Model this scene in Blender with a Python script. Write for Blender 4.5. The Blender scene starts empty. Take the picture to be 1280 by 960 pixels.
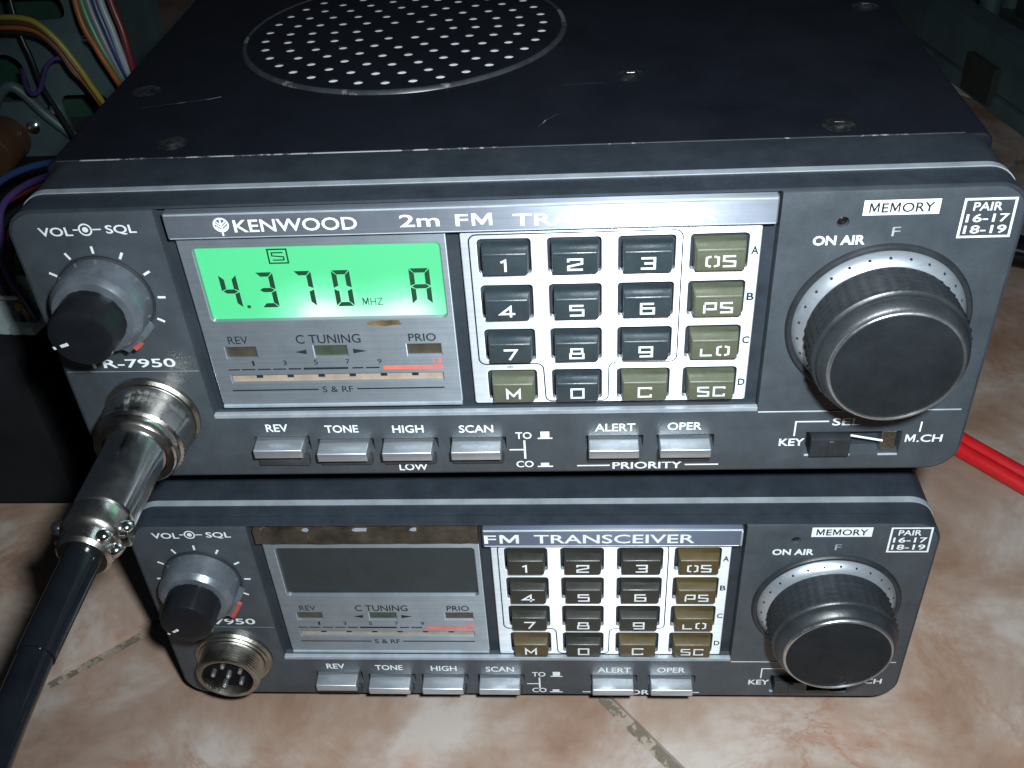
import bpy, bmesh, math, random
from mathutils import Vector, Matrix
random.seed(7)
S = 0.001                      # everything below is written in millimetres
ZF = 6.0                       # the floor lies 6 mm under the lower bezel
C = bpy.context.scene.collection
SC = bpy.context.scene

# ------------------------------------------------------------------ camera
cam = bpy.data.cameras.new('camera')
camo = bpy.data.objects.new('camera', cam); C.objects.link(camo)
cam.sensor_width = 36.0; cam.lens = 35.97
cam.clip_start = 0.005; cam.clip_end = 20
R = Matrix(((0.9978, 0.0133, 0.0657), (0.0436, 0.6144, -0.7878), (-0.0509, 0.7889, 0.6124)))
R = R.to_quaternion().to_matrix().to_4x4()
camo.matrix_world = Matrix.Translation(Vector((100.6132, -155.3981, 220.599 + ZF)) * S) @ R
SC.camera = camo

# ------------------------------------------------------------------ world, lamp, exposure
w = bpy.data.worlds.new('World'); SC.world = w; w.use_nodes = True
bg = w.node_tree.nodes['Background']
bg.inputs['Color'].default_value = (0.55, 0.68, 0.85, 1); bg.inputs['Strength'].default_value = 0.03
SC.view_settings.view_transform = 'Standard'; SC.view_settings.look = 'None'
SC.view_settings.exposure = 0; SC.view_settings.gamma = 1

def spot(name, loc, aim, power, angle, blend, radius, color):
    l = bpy.data.lights.new(name, 'SPOT'); o = bpy.data.objects.new(name, l); C.objects.link(o)
    l.energy = power; l.spot_size = math.radians(angle); l.spot_blend = blend
    l.shadow_soft_size = radius; l.color = color
    o.location = Vector(loc) * S + Vector((0, 0, ZF * S))
    d = (Vector(aim) - Vector(loc)).normalized()
    o.rotation_euler = d.to_track_quat('-Z', 'Y').to_euler()
    return o
# the phone's own light, just beside its lens
spot('phone_flash', (120, -150, 238), (112, 0, 64), 6.2, 96, 1.0, 0.006, (0.90, 0.97, 1.0))

# ------------------------------------------------------------------ materials
def nmat(name):
    m = bpy.data.materials.new(name); m.use_nodes = True
    nt = m.node_tree; b = nt.nodes['Principled BSDF']
    return m, nt, b
def node(nt, t, **kw):
    n = nt.nodes.new(t)
    for k, v in kw.items():
        if k in n.inputs: n.inputs[k].default_value = v
        else: setattr(n, k, v)
    return n
def coords(nt, scale=(1, 1, 1)):
    tc = node(nt, 'ShaderNodeTexCoord'); mp = node(nt, 'ShaderNodeMapping')
    mp.inputs['Scale'].default_value = scale
    nt.links.new(tc.outputs['Object'], mp.inputs['Vector'])
    return mp.outputs['Vector']
def noise(nt, vec, scale, detail=4, rough=0.6):
    n = node(nt, 'ShaderNodeTexNoise'); n.inputs['Scale'].default_value = scale
    n.inputs['Detail'].default_value = detail; n.inputs['Roughness'].default_value = rough
    nt.links.new(vec, n.inputs['Vector']); return n.outputs['Fac']
def ramp(nt, fac, stops):
    r = node(nt, 'ShaderNodeValToRGB'); el = r.color_ramp.elements
    while len(el) < len(stops): el.new(0.5)
    for e, (p, c) in zip(el, stops):
        e.position = p; e.color = c if len(c) == 4 else (*c, 1)
    nt.links.new(fac, r.inputs['Fac']); return r.outputs['Color']
def g(v): return (v, v, v)
def surf(name, col, rough=0.5, metal=0.0, var=0.25, nscale=300, bump=0.0, bscale=900, coat=0.0, wear=None, spec=0.5, stretch=(1, 1, 1), rvar=0.12):
    """A worn real surface: colour mottled a little, gloss broken up, fine grain bump, optional specks of wear."""
    m, nt, b = nmat(name); v = coords(nt, stretch)
    lo = tuple(c * (1 - var) for c in col); hi = tuple(min(1, c * (1 + var)) for c in col)
    c = ramp(nt, noise(nt, v, nscale), [(0.3, lo), (0.7, hi)])
    if wear:
        wc, thr, ws = wear
        f = noise(nt, v, ws, 8, 0.7)
        f2 = ramp(nt, f, [(thr, g(0)), (thr + 0.03, g(1))])
        mx = node(nt, 'ShaderNodeMix', data_type='RGBA')
        nt.links.new(f2, mx.inputs['Factor']); nt.links.new(c, mx.inputs[6]); mx.inputs[7].default_value = (*wc, 1)
        c = mx.outputs[2]
    nt.links.new(c, b.inputs['Base Color'])
    rr = ramp(nt, noise(nt, v, nscale * 0.4, 6), [(0.3, g(max(0.03, rough - rvar))), (0.7, g(min(1, rough + rvar)))])
    nt.links.new(rr, b.inputs['Roughness'])
    b.inputs['Metallic'].default_value = metal
    b.inputs['Specular IOR Level'].default_value = spec
    b.inputs['Coat Weight'].default_value = coat
    b.inputs['Coat Roughness'].default_value = 0.12
    if bump:
        bp = node(nt, 'ShaderNodeBump'); bp.inputs['Strength'].default_value = bump; bp.inputs['Distance'].default_value = 0.0002
        nt.links.new(noise(nt, v, bscale, 3), bp.inputs['Height']); nt.links.new(bp.outputs['Normal'], b.inputs['Normal'])
    return m
def brushed(name, col, rough, aniso, metal=1.0, var=0.12, rot=0.0, stain=True):
    """Brushed sheet: fine lines along x, light spread across them."""
    m, nt, b = nmat(name); v = coords(nt, (1, 1, 1))
    v2 = coords(nt, (30, 400, 4000))
    ln = noise(nt, v2, 1.0, 2)
    cl = noise(nt, v, 220, 6, 0.65)
    ad = node(nt, 'ShaderNodeMath', operation='ADD'); nt.links.new(ln, ad.inputs[0]); nt.links.new(cl, ad.inputs[1])
    hf = node(nt, 'ShaderNodeMath', operation='MULTIPLY'); hf.inputs[1].default_value = 0.5; nt.links.new(ad.outputs[0], hf.inputs[0])
    lo = tuple(c * (1 - var) for c in col); hi = tuple(min(1, c * (1 + var)) for c in col)
    nt.links.new(ramp(nt, hf.outputs[0], [(0.35, lo), (0.65, hi)]), b.inputs['Base Color'])
    b.inputs['Metallic'].default_value = metal; b.inputs['Roughness'].default_value = rough
    b.inputs['Anisotropic'].default_value = aniso; b.inputs['Anisotropic Rotation'].default_value = rot
    tg = node(nt, 'ShaderNodeTangent'); tg.direction_type = 'UV_MAP'; tg.uv_map = 'UVMap'
    nt.links.new(tg.outputs[0], b.inputs['Tangent'])
    return m
def emit(name, col, strength):
    m, nt, b = nmat(name)
    b.inputs['Base Color'].default_value = (0.02, 0.03, 0.02, 1)
    b.inputs['Emission Color'].default_value = (*col, 1); b.inputs['Emission Strength'].default_value = strength
    return m

M = {}
ROTB = 0.25
M['panel'] = surf('panel_grey', (0.034, 0.042, 0.050), 0.42, 0, 0.18, 160, 0.25, 1800, spec=0.5)
M['bezel'] = surf('bezel_black', (0.016, 0.022, 0.030), 0.5, 0, 0.2, 200, 0.15, 1500, wear=((0.35, 0.4, 0.42), 0.74, 420))
M['case'] = surf('case_black', (0.0045, 0.0055, 0.009), 0.52, 0, 0.2, 90, 0.35, 2500, wear=((0.10, 0.11, 0.13), 0.735, 260), spec=0.16)
M['worn'] = surf('worn_metal_edge', (0.03, 0.035, 0.042), 0.45, 0.2, 0.3, 200, wear=((0.26, 0.28, 0.30), 0.50, 60))
M['well'] = surf('well_dark', (0.020, 0.023, 0.026), 0.6, 0, 0.3, 200)
M['stripe'] = surf('stripe_silver', (0.25, 0.285, 0.32), 0.46, 0.3, 0.2, 160, wear=((0.08, 0.09, 0.1), 0.74, 260))
M['strip'] = brushed('strip_film_glare', (0.235, 0.265, 0.32), 0.42, 0.92, 0.75, rot=ROTB)  # upper strip: flash glare painted in as a lighter film colour
M['stripplain'] = brushed('strip_film_plain', (0.085, 0.105, 0.15), 0.42, 0.9, 0.65, rot=ROTB)  # lower strip: the same film without the painted glare
M['splate'] = brushed('display_plate', (0.29, 0.335, 0.38), 0.45, 0.85, 0.75, rot=ROTB)
M['kplate'] = brushed('keypad_plate', (0.68, 0.74, 0.80), 0.42, 0.94, 0.78, rot=ROTB)
M['keydark'] = surf('key_charcoal', (0.020, 0.029, 0.034), 0.36, 0, 0.15, 300, 0.2, 1200)
M['keyolive'] = surf('key_olive', (0.064, 0.070, 0.046), 0.45, 0, 0.12, 300, 0.2, 1200)
M['keybrown'] = surf('key_brown', (0.052, 0.038, 0.014), 0.45, 0, 0.15, 300, 0.2, 1200)
M['keydarkold'] = surf('key_brown_black', (0.016, 0.017, 0.014), 0.42, 0, 0.2, 300, 0.2, 1200)
M['ink'] = surf('white_ink', (0.55, 0.59, 0.61), 0.6, 0, 0.12, 500)
M['inkdim'] = surf('faded_ink', (0.20, 0.23, 0.25), 0.6, 0, 0.3, 500)
M['inkdark'] = surf('dark_ink', (0.012, 0.016, 0.020), 0.8, 0, 0.2, 500, spec=0.1)
M['inkred'] = surf('red_ink', (0.62, 0.10, 0.07), 0.5, 0, 0.2, 500)
M['tabred'] = surf('dull_red', (0.30, 0.055, 0.045), 0.5, 0, 0.25, 500)
M['tan'] = surf('meter_window', (0.25, 0.20, 0.155), 0.35, 0, 0.15, 400)
M['window'] = surf('indicator_window', (0.045, 0.040, 0.030), 0.25, 0, 0.3, 300)
M['windowgreen'] = surf('green_window', (0.030, 0.042, 0.028), 0.25, 0, 0.3, 300)
M['glue'] = surf('brown_glue', (0.085, 0.055, 0.020), 0.55, 0, 0.6, 260, 0.6, 700)
M['residue'] = surf('adhesive_residue', (0.026, 0.021, 0.015), 0.65, 0, 0.7, 130, 0.9, 500, wear=((0.13, 0.075, 0.03), 0.62, 120), spec=0.3)
M['button'] = brushed('button_top', (0.50, 0.55, 0.60), 0.36, 0.5, 0.85)
M['buttonfront'] = M['button']
M['knob'] = surf('knob_black', (0.014, 0.017, 0.020), 0.42, 0, 0.25, 250, 0.2, 1500)
M['knobcap'] = surf('knob_cap', (0.006, 0.007, 0.009), 0.34, 0, 0.2, 250, 0.15, 1500, spec=0.22)
M['knobface'] = surf('knob_face', (0.008, 0.010, 0.012), 0.55, 0, 0.2, 300, 0.2, 2500, spec=0.18)
M['knobgrey'] = surf('knob_grey', (0.12, 0.14, 0.165), 0.30, 0.55, 0.25, 180, 0.15, 900)
M['dial'] = brushed('dial_ring', (0.40, 0.45, 0.50), 0.35, 0.3, 0.75)
M['chrome'] = surf('chrome', (0.64, 0.65, 0.65), 0.15, 1.0, 0.12, 300, rvar=0.06)
M['chromerough'] = surf('worn_chrome', (0.46, 0.45, 0.42), 0.20, 1.0, 0.25, 260, 0.2, 900, rvar=0.08, wear=((0.22, 0.16, 0.08), 0.66, 300))
M['silver'] = surf('silver_ring', (0.50, 0.52, 0.54), 0.30, 0.95, 0.15, 300)
M['nickel'] = surf('old_nickel', (0.34, 0.33, 0.30), 0.32, 1.0, 0.25, 300, 0.3, 1200)
M['rubber'] = surf('black_rubber', (0.004, 0.005, 0.007), 0.13, 0, 0.2, 200, rvar=0.03, spec=0.3)
M['feet'] = surf('foot_rubber', (0.015, 0.015, 0.015), 0.8, 0, 0.2, 200)
M['cloth'] = surf('speaker_cloth', (0.74, 0.78, 0.80), 0.7, 0, 0.15, 600)
M['screw'] = surf('screw_steel', (0.26, 0.27, 0.28), 0.32, 1.0, 0.5, 900)
M['red'] = surf('red_insulation', (0.48, 0.010, 0.014), 0.35, 0, 0.12, 120)
M['chassis'] = surf('grey_chassis', (0.065, 0.105, 0.112), 0.55, 0.3, 0.25, 30, 0.2, 200)
M['chassisdark'] = surf('dark_chassis', (0.03, 0.035, 0.035), 0.6, 0, 0.3, 60)
M['cream'] = surf('nylon_white', (0.45, 0.56, 0.55), 0.5, 0, 0.15, 100)
M['blackbox'] = surf('black_sheet', (0.008, 0.009, 0.011), 0.75, 0, 0.3, 50, spec=0.15)
M['pcb'] = surf('circuit_green', (0.015, 0.05, 0.035), 0.45, 0, 0.4, 40)
M['lcddark'] = surf('dead_lcd', (0.014, 0.021, 0.024), 0.3, 0, 0.12, 200)
M['lcdseg'] = surf('lcd_segment', (0.004, 0.03, 0.012), 0.5, 0, 0.1, 200)
M['led'] = surf('dark_lens', (0.008, 0.005, 0.005), 0.15, 0, 0.2, 200)
for nm, c in dict(yellow=(0.24, 0.21, 0.03), orange=(0.22, 0.08, 0.02), redw=(0.12, 0.02, 0.02), green=(0.05, 0.17, 0.09), blue=(0.02, 0.04, 0.12), violet=(0.05, 0.03, 0.12), white=(0.15, 0.18, 0.19), brown=(0.06, 0.03, 0.016), grey=(0.25, 0.3, 0.32), black=(0.01, 0.01, 0.012)).items():
    M['w_' + nm] = surf(nm + '_wire', c, 0.4, 0, 0.1, 120)

def make_lcd():
    """Lit screen: an even green backlight fed by two little bulbs along the lower edge."""
    m, nt, b = nmat('lit_lcd')
    tc = node(nt, 'ShaderNodeTexCoord')
    acc = None
    for bx, bz in ((53.0, 37.6), (69.0, 37.2)):
        sub = node(nt, 'ShaderNodeVectorMath', operation='SUBTRACT'); sub.inputs[1].default_value = (bx * S, 0, bz * S)
        mu = node(nt, 'ShaderNodeVectorMath', operation='MULTIPLY'); mu.inputs[1].default_value = (1, 0, 1.3)
        ln = node(nt, 'ShaderNodeVectorMath', operation='LENGTH')
        mr = node(nt, 'ShaderNodeMapRange'); mr.interpolation_type = 'SMOOTHERSTEP'
        mr.inputs['From Min'].default_value = 0.0; mr.inputs['From Max'].default_value = 15 * S
        mr.inputs['To Min'].default_value = 1; mr.inputs['To Max'].default_value = 0
        nt.links.new(tc.outputs['Object'], sub.inputs[0]); nt.links.new(sub.outputs[0], mu.inputs[0])
        nt.links.new(mu.outputs[0], ln.inputs[0]); nt.links.new(ln.outputs['Value'], mr.inputs['Value'])
        if acc is None: acc = mr.outputs[0]
        else:
            ad = node(nt, 'ShaderNodeMath', operation='ADD'); nt.links.new(acc, ad.inputs[0]); nt.links.new(mr.outputs[0], ad.inputs[1]); acc = ad.outputs[0]
    cr = ramp(nt, acc, [(0.0, (0.055, 0.72, 0.27)), (0.3, (0.12, 0.86, 0.40)), (0.7, (0.30, 0.97, 0.60)), (1.0, (0.9, 1.0, 0.96))])
    nt.links.new(cr, b.inputs['Emission Color']); b.inputs['Emission Strength'].default_value = 0.98
    b.inputs['Base Color'].default_value = (0.03, 0.08, 0.05, 1); b.inputs['Roughness'].default_value = 0.5
    return m
M['lcd'] = make_lcd()

def make_tile():
    m, nt, b = nmat('marbled_tile'); v = coords(nt)
    n1 = node(nt, 'ShaderNodeTexNoise'); n1.inputs['Scale'].default_value = 24; n1.inputs['Detail'].default_value = 7; n1.inputs['Roughness'].default_value = 0.62; n1.inputs['Distortion'].default_value = 0.35
    nt.links.new(v, n1.inputs['Vector'])
    base = ramp(nt, n1.outputs['Fac'], [(0.32, (0.175, 0.105, 0.070)), (0.43, (0.225, 0.152, 0.114)), (0.53, (0.270, 0.208, 0.170)), (0.64, (0.345, 0.308, 0.282))])
    n2 = node(nt, 'ShaderNodeTexNoise'); n2.inputs['Scale'].default_value = 26; n2.inputs['Detail'].default_value = 8; n2.inputs['Roughness'].default_value = 0.7; n2.inputs['Distortion'].default_value = 0.8
    mp = node(nt, 'ShaderNodeMapping'); mp.inputs['Location'].default_value = (3.1, 1.7, 0.4); nt.links.new(v, mp.inputs['Vector']); nt.links.new(mp.outputs[0], n2.inputs['Vector'])
    # rusty veins where the noise crosses its middle value
    ab = node(nt, 'ShaderNodeMath', operation='SUBTRACT'); ab.inputs[1].default_value = 0.5; nt.links.new(n2.outputs['Fac'], ab.inputs[0])
    ab2 = node(nt, 'ShaderNodeMath', operation='ABSOLUTE'); nt.links.new(ab.outputs[0], ab2.inputs[0])
    vein = ramp(nt, ab2.outputs[0], [(0.0, g(0.62)), (0.018, g(0.28)), (0.06, g(0.0))])
    patch = ramp(nt, noise(nt, v, 9, 5), [(0.46, g(0)), (0.64, g(1))])
    mulv = node(nt, 'ShaderNodeMath', operation='MULTIPLY'); nt.links.new(vein, mulv.inputs[0]); nt.links.new(patch, mulv.inputs[1])
    mx = node(nt, 'ShaderNodeMix', data_type='RGBA'); nt.links.new(mulv.outputs[0], mx.inputs['Factor']); nt.links.new(base, mx.inputs[6]); mx.inputs[7].default_value = (0.20, 0.088, 0.042, 1)
    pat2 = ramp(nt, noise(nt, mp.outputs[0], 20, 6, 0.65), [(0.55, g(0)), (0.70, g(0.55))])
    mx2 = node(nt, 'ShaderNodeMix', data_type='RGBA'); nt.links.new(pat2, mx2.inputs['Factor']); nt.links.new(mx.outputs[2], mx2.inputs[6]); mx2.inputs[7].default_value = (0.27, 0.125, 0.062, 1)
    spk = ramp(nt, noise(nt, v, 420, 3, 0.5), [(0.70, g(0)), (0.76, g(0.35))])
    mx3 = node(nt, 'ShaderNodeMix', data_type='RGBA'); nt.links.new(spk, mx3.inputs['Factor']); nt.links.new(mx2.outputs[2], mx3.inputs[6]); mx3.inputs[7].default_value = (0.16, 0.10, 0.07, 1)
    nt.links.new(mx3.outputs[2], b.inputs['Base Color'])
    b.inputs['Roughness'].default_value = 0.5; b.inputs['Specular IOR Level'].default_value = 0.3
    bp = node(nt, 'ShaderNodeBump'); bp.inputs['Strength'].default_value = 0.12; bp.inputs['Distance'].default_value = 0.0006
    nt.links.new(noise(nt, v, 90, 4), bp.inputs['Height']); nt.links.new(bp.outputs['Normal'], b.inputs['Normal'])
    return m
M['tile'] = make_tile()
M['grout'] = surf('dirty_grout', (0.23, 0.195, 0.155), 0.7, 0, 0.3, 120, 0.7, 500, wear=((0.105, 0.088, 0.066), 0.50, 160))

# ------------------------------------------------------------------ mesh helpers (millimetres)
def add_box(bm, x0, x1, y0, y1, z0, z1, bev=0.0, seg=2, mat=None):
    r = bmesh.ops.create_cube(bm, size=1.0); vs = r['verts']
    for v in vs:
        v.co = Vector((x0 if v.co.x < 0 else x1, y0 if v.co.y < 0 else y1, z0 if v.co.z < 0 else z1))
    if bev:
        es = list({e for v in vs for e in v.link_edges})
        bmesh.ops.bevel(bm, geom=es, offset=bev, segments=seg, profile=0.6, affect='EDGES')
    return vs
def lathe(bm, prof, cx, cz, seg=64, radial=None, y0=0.0, cap=True):
    """Profile [(r, y)] turned about the y axis through (cx, cz)."""
    rings = []
    for i, (r, y) in enumerate(prof):
        ring = []
        for k in range(seg):
            a = 2 * math.pi * k / seg
            rr = r + (radial(i, k) if radial else 0)
            ring.append(bm.verts.new((cx + rr * math.cos(a), y0 + y, cz + rr * math.sin(a))))
        rings.append(ring)
    for a, b in zip(rings, rings[1:]):
        for k in range(seg):
            bm.faces.new((a[k], a[(k + 1) % seg], b[(k + 1) % seg], b[k]))
    if cap:
        bm.faces.new(list(reversed(rings[0]))); bm.faces.new(rings[-1])
def tube(bm, pts, r, seg=12, cap=True):
    pts = [Vector(p) for p in pts]; rings = []; up = Vector((0, 0, 1))
    rs = r if isinstance(r, (list, tuple)) else [r] * len(pts)
    n = None
    for i, p in enumerate(pts):
        t = (pts[min(i + 1, len(pts) - 1)] - pts[max(i - 1, 0)]).normalized()
        if n is None: n = t.cross(up if abs(t.z) < 0.9 else Vector((1, 0, 0))).normalized()
        else: n = (n - t * n.dot(t)).normalized()
        b = t.cross(n)
        rings.append([bm.verts.new(p + (n * math.cos(2 * math.pi * k / seg) + b * math.sin(2 * math.pi * k / seg)) * rs[i]) for k in range(seg)])
    for a, b in zip(rings, rings[1:]):
        for k in range(seg): bm.faces.new((a[k], a[(k + 1) % seg], b[(k + 1) % seg], b[k]))
    if cap:
        bm.faces.new(list(reversed(rings[0]))); bm.faces.new(rings[-1])
def smooth_path(P, n=10):
    P = [Vector(p) for p in P]; out = []
    Q = [2 * P[0] - P[1]] + P + [2 * P[-1] - P[-2]]
    for i in range(1, len(Q) - 2):
        a, b, c, d = Q[i - 1], Q[i], Q[i + 1], Q[i + 2]
        for k in range(n):
            t = k / n
            out.append(0.5 * ((2 * b) + (c - a) * t + (2 * a - 5 * b + 4 * c - d) * t * t + (3 * b - a - 3 * c + d) * t ** 3))
    out.append(P[-1]); return out
def rr(x0, x1, z0, z1, r, n=6):
    """Rounded rectangle loop; r may be one radius or (bottom-left, bottom-right, top-right, top-left)."""
    if not isinstance(r, (list, tuple)): r = (r,) * 4
    out = []
    for (cx, cz, q, a0) in ((x0, z0, r[0], 180), (x1, z0, r[1], 270), (x1, z1, r[2], 0), (x0, z1, r[3], 90)):
        sx = 1 if cx == x0 else -1; sz = 1 if cz == z0 else -1
        if q <= 0: out.append((cx, cz)); continue
        for k in range(n + 1):
            a = math.radians(a0 + 90 * k / n)
            out.append((cx + sx * q + q * math.cos(a), cz + sz * q + q * math.sin(a)))
    return out
def plate(bm, outer, holes, y0, y1, bev=0.0, horiz=False):
    """Sheet with openings: loops in (x, z), front at y0, back at y1 (horiz: loops in (x, y), top at y0, bottom at y1)."""
    def P(a, b, d): return (a, b, d) if horiz else (a, d, b)
    edges = []; allv = []
    for lp in [outer] + list(holes):
        vs = [bm.verts.new(P(a, b, y0)) for a, b in lp]; allv += vs
        for i in range(len(vs)): edges.append(bm.edges.new((vs[i], vs[(i + 1) % len(vs)])))
    res = bmesh.ops.triangle_fill(bm, use_beauty=True, use_dissolve=False, edges=edges)
    faces = [f for f in res['geom'] if isinstance(f, bmesh.types.BMFace)]
    ext = bmesh.ops.extrude_face_region(bm, geom=faces)
    nv = [v for v in ext['geom'] if isinstance(v, bmesh.types.BMVert)]
    for v in nv:
        if horiz: v.co.z = y1
        else: v.co.y = y1
    # the original faces stay at y0
    bmesh.ops.recalc_face_normals(bm, faces=bm.faces)
    if bev:
        es = [e for e in edges if e.is_valid]
        bmesh.ops.bevel(bm, geom=es, offset=bev, segments=2, profile=0.6, affect='EDGES')
def prism(bm, loop, y0, y1, bev_front=0.0, bev_back=0.0, seg=3):
    a = [bm.verts.new((x, y0, z)) for x, z in loop]; b = [bm.verts.new((x, y1, z)) for x, z in loop]
    f0 = bm.faces.new(a); f1 = bm.faces.new(list(reversed(b)))
    for i in range(len(a)):
        j = (i + 1) % len(a); bm.faces.new((a[j], a[i], b[i], b[j]))
    bmesh.ops.recalc_face_normals(bm, faces=bm.faces)
    for off, f in ((bev_front, f0), (bev_back, f1)):
        if off: bmesh.ops.bevel(bm, geom=list(f.edges), offset=off, segments=seg, profile=0.5, affect='EDGES')
def stroke(bm, pts, wd, y):
    """Mitred flat line through (x, z) points at depth y."""
    pts = [Vector(p) for p in pts]; closed = (pts[0] - pts[-1]).length < 1e-6
    if closed: pts = pts[:-1]
    n = len(pts); L = []; Rr = []
    for i in range(n):
        if closed: a, b, c = pts[i - 1], pts[i], pts[(i + 1) % n]
        else: a, b, c = pts[max(i - 1, 0)], pts[i], pts[min(i + 1, n - 1)]
        d1 = (b - a); d2 = (c - b)
        if d1.length < 1e-9: d1 = d2
        if d2.length < 1e-9: d2 = d1
        d1 = d1.normalized(); d2 = d2.normalized()
        n1 = Vector((-d1.y, d1.x)); n2 = Vector((-d2.y, d2.x)); m = (n1 + n2)
        m = m / max(0.35, m.length ** 2) * 2 if m.length > 1e-6 else n1
        p = b
        if not closed and i == 0: p = b - d2 * wd * 0.0
        L.append(bm.verts.new((p.x + m.x * wd / 2, y, p.y + m.y * wd / 2)))
        Rr.append(bm.verts.new((p.x - m.x * wd / 2, y, p.y - m.y * wd / 2)))
    for i in range(n if closed else n - 1):
        j = (i + 1) % n; bm.faces.new((L[i], L[j], Rr[j], Rr[i]))
def rect(bm, x0, x1, z0, z1, y, holes=()):
    bm.faces.new([bm.verts.new((x, y, z)) for x, z in ((x0, z0), (x1, z0), (x1, z1), (x0, z1))])
def disc(bm, cx, cz, r, y, seg=24, r_in=0):
    o = [bm.verts.new((cx + r * math.cos(2 * math.pi * k / seg), y, cz + r * math.sin(2 * math.pi * k / seg))) for k in range(seg)]
    if r_in:
        i_ = [bm.verts.new((cx + r_in * math.cos(2 * math.pi * k / seg), y, cz + r_in * math.sin(2 * math.pi * k / seg))) for k in range(seg)]
        for k in range(seg): bm.faces.new((o[k], o[(k + 1) % seg], i_[(k + 1) % seg], i_[k]))
    else: bm.faces.new(o)
_ADV = {}
def _glyph_mesh(s, bold):
    cu = bpy.data.curves.new('t', 'FONT'); cu.body = s; cu.size = 1; cu.offset = bold; cu.resolution_u = 3
    o = bpy.data.objects.new('t', cu); C.objects.link(o)
    me = bpy.data.meshes.new_from_object(o.evaluated_get(bpy.context.evaluated_depsgraph_get()))
    vs = [(v.co.x, v.co.y) for v in me.vertices]; fs = [tuple(p.vertices) for p in me.polygons]
    bpy.data.objects.remove(o); bpy.data.curves.remove(cu); bpy.data.meshes.remove(me)
    return vs, fs
def _width(s):
    vs, _ = _glyph_mesh('I' + s + 'I', 0.0); return max(v[0] for v in vs) - min(v[0] for v in vs)
def _adv(c):
    if c not in _ADV: _ADV[c] = _width(c) - _width('')
    return _ADV[c]
def text(bm, s, x0, x1, z0, z1, y, bold=0.012, slant=0.0):
    """Lettering fitted into the box x0..x1, z0..z1 on the plane y."""
    vs, fs = [], []; pen = 0.0
    for c in s:
        if c == 'M':
            w_, h_ = 0.62, 0.729; t = 0.075 + 2 * max(bold, 0)   # straight sided capital M
            k = t * 1.15
            P = [(0, 0), (0, h_), (k * 1.05, h_), (w_ / 2, 0.30), (w_ - k * 1.05, h_), (w_, h_), (w_, 0), (w_ - t, 0), (w_ - t, 0.50), (w_ / 2 + k * 0.32, 0.06), (w_ / 2 - k * 0.32, 0.06), (t, 0.50), (t, 0)]
            n = len(vs); ox = pen + 0.09; vs += [(ox + a, b) for a, b in P]
            for f in ((0, 12, 11, 1), (1, 11, 2), (11, 10, 3, 2), (10, 9, 3), (3, 9, 8, 4), (8, 5, 4), (8, 7, 6, 5)): fs.append(tuple(n + i for i in f))
            pen += w_ + 0.18
        else:
            if c != ' ':
                v_, f_ = _glyph_mesh(c, bold); n = len(vs)
                vs += [(a + pen, b) for a, b in v_]; fs += [tuple(n + i for i in f) for f in f_]
            pen += _adv(c)
    ax, bx = min(v[0] for v in vs), max(v[0] for v in vs); ay, by = min(v[1] for v in vs), max(v[1] for v in vs)
    T = [bm.verts.new((x0 + (u - ax) / (bx - ax) * (x1 - x0) + slant * (t - ay) / (by - ay), y, z0 + (t - ay) / (by - ay) * (z1 - z0))) for u, t in vs]
    for f in fs:
        try: bm.faces.new([T[i] for i in f])
        except ValueError: pass

def face_front(bm):
    """Flat print on a front face must look towards -y."""
    bm.normal_update()
    for f in bm.faces:
        if f.normal.y > 0: f.normal_flip()
def obj(name, bm, m, parent=None, smooth=0.0, uv=False, flat=False, label=None):
    if flat: face_front(bm)
    me = bpy.data.meshes.new(name)
    for v in bm.verts: v.co = v.co * S
    if smooth:
        bm.normal_update()
        for f in bm.faces: f.smooth = True
        for e in bm.edges:
            if len(e.link_faces) == 2 and e.calc_face_angle(0) > math.radians(smooth): e.smooth = False
    if uv:
        ul = bm.loops.layers.uv.new('UVMap')
        for f in bm.faces:
            nrm = f.normal
            for l in f.loops:
                c = l.vert.co
                l[ul].uv = (c.x, c.z) if abs(nrm.y) > 0.5 else ((c.x, c.y) if abs(nrm.z) > 0.5 else (c.y, c.z))
    bm.to_mesh(me); bm.free()
    me.materials.append(M[m] if isinstance(m, str) else m)
    o = bpy.data.objects.new(name, me); C.objects.link(o)
    if parent: o.parent = parent
    if label: o['label'] = label
    return o
def thing(name, label, cat, loc=(0, 0, 0), rot=(0, 0, 0), group=None):
    o = bpy.data.objects.new(name, None); C.objects.link(o); o.empty_display_size = 0.01
    o.location = (Vector(loc) + Vector((0, 0, ZF))) * S; o.rotation_euler = rot
    return tag(o, label, cat, group)
def tag(o, label, cat, group=None):
    o['label'] = label; o['category'] = cat
    if group: o['group'] = group
    return o
def NB(): return bmesh.new()

# ------------------------------------------------------------------ the floor
def build_floor():
    bm = NB(); cx, cy = 42.4, 79.3; a = math.radians(40.1)
    u = Vector((math.cos(a), math.sin(a))); v = Vector((-math.sin(a), math.cos(a)))
    T, G = 400.0, 3.4
    for i in range(-3, 3):
        for j in range(-3, 3):
            vs = add_box(bm, i * T + G / 2, (i + 1) * T - G / 2, j * T + G / 2, (j + 1) * T - G / 2, -6, 0, 0.7, 2)
    for q in bm.verts:
        p = u * q.co.x + v * q.co.y; q.co.x, q.co.y = cx + p.x, cy + p.y
    f = obj('floor', bm, 'tile', smooth=40); f['kind'] = 'structure'
    bm = NB(); add_box(bm, -1200, 1200, -1200, 1200, -8, -1.3)
    for q in bm.verts:
        p = u * q.co.x + v * q.co.y; q.co.x, q.co.y = cx + p.x, cy + p.y
    o = obj('grout', bm, 'grout'); o['kind'] = 'structure'
build_floor()

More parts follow.
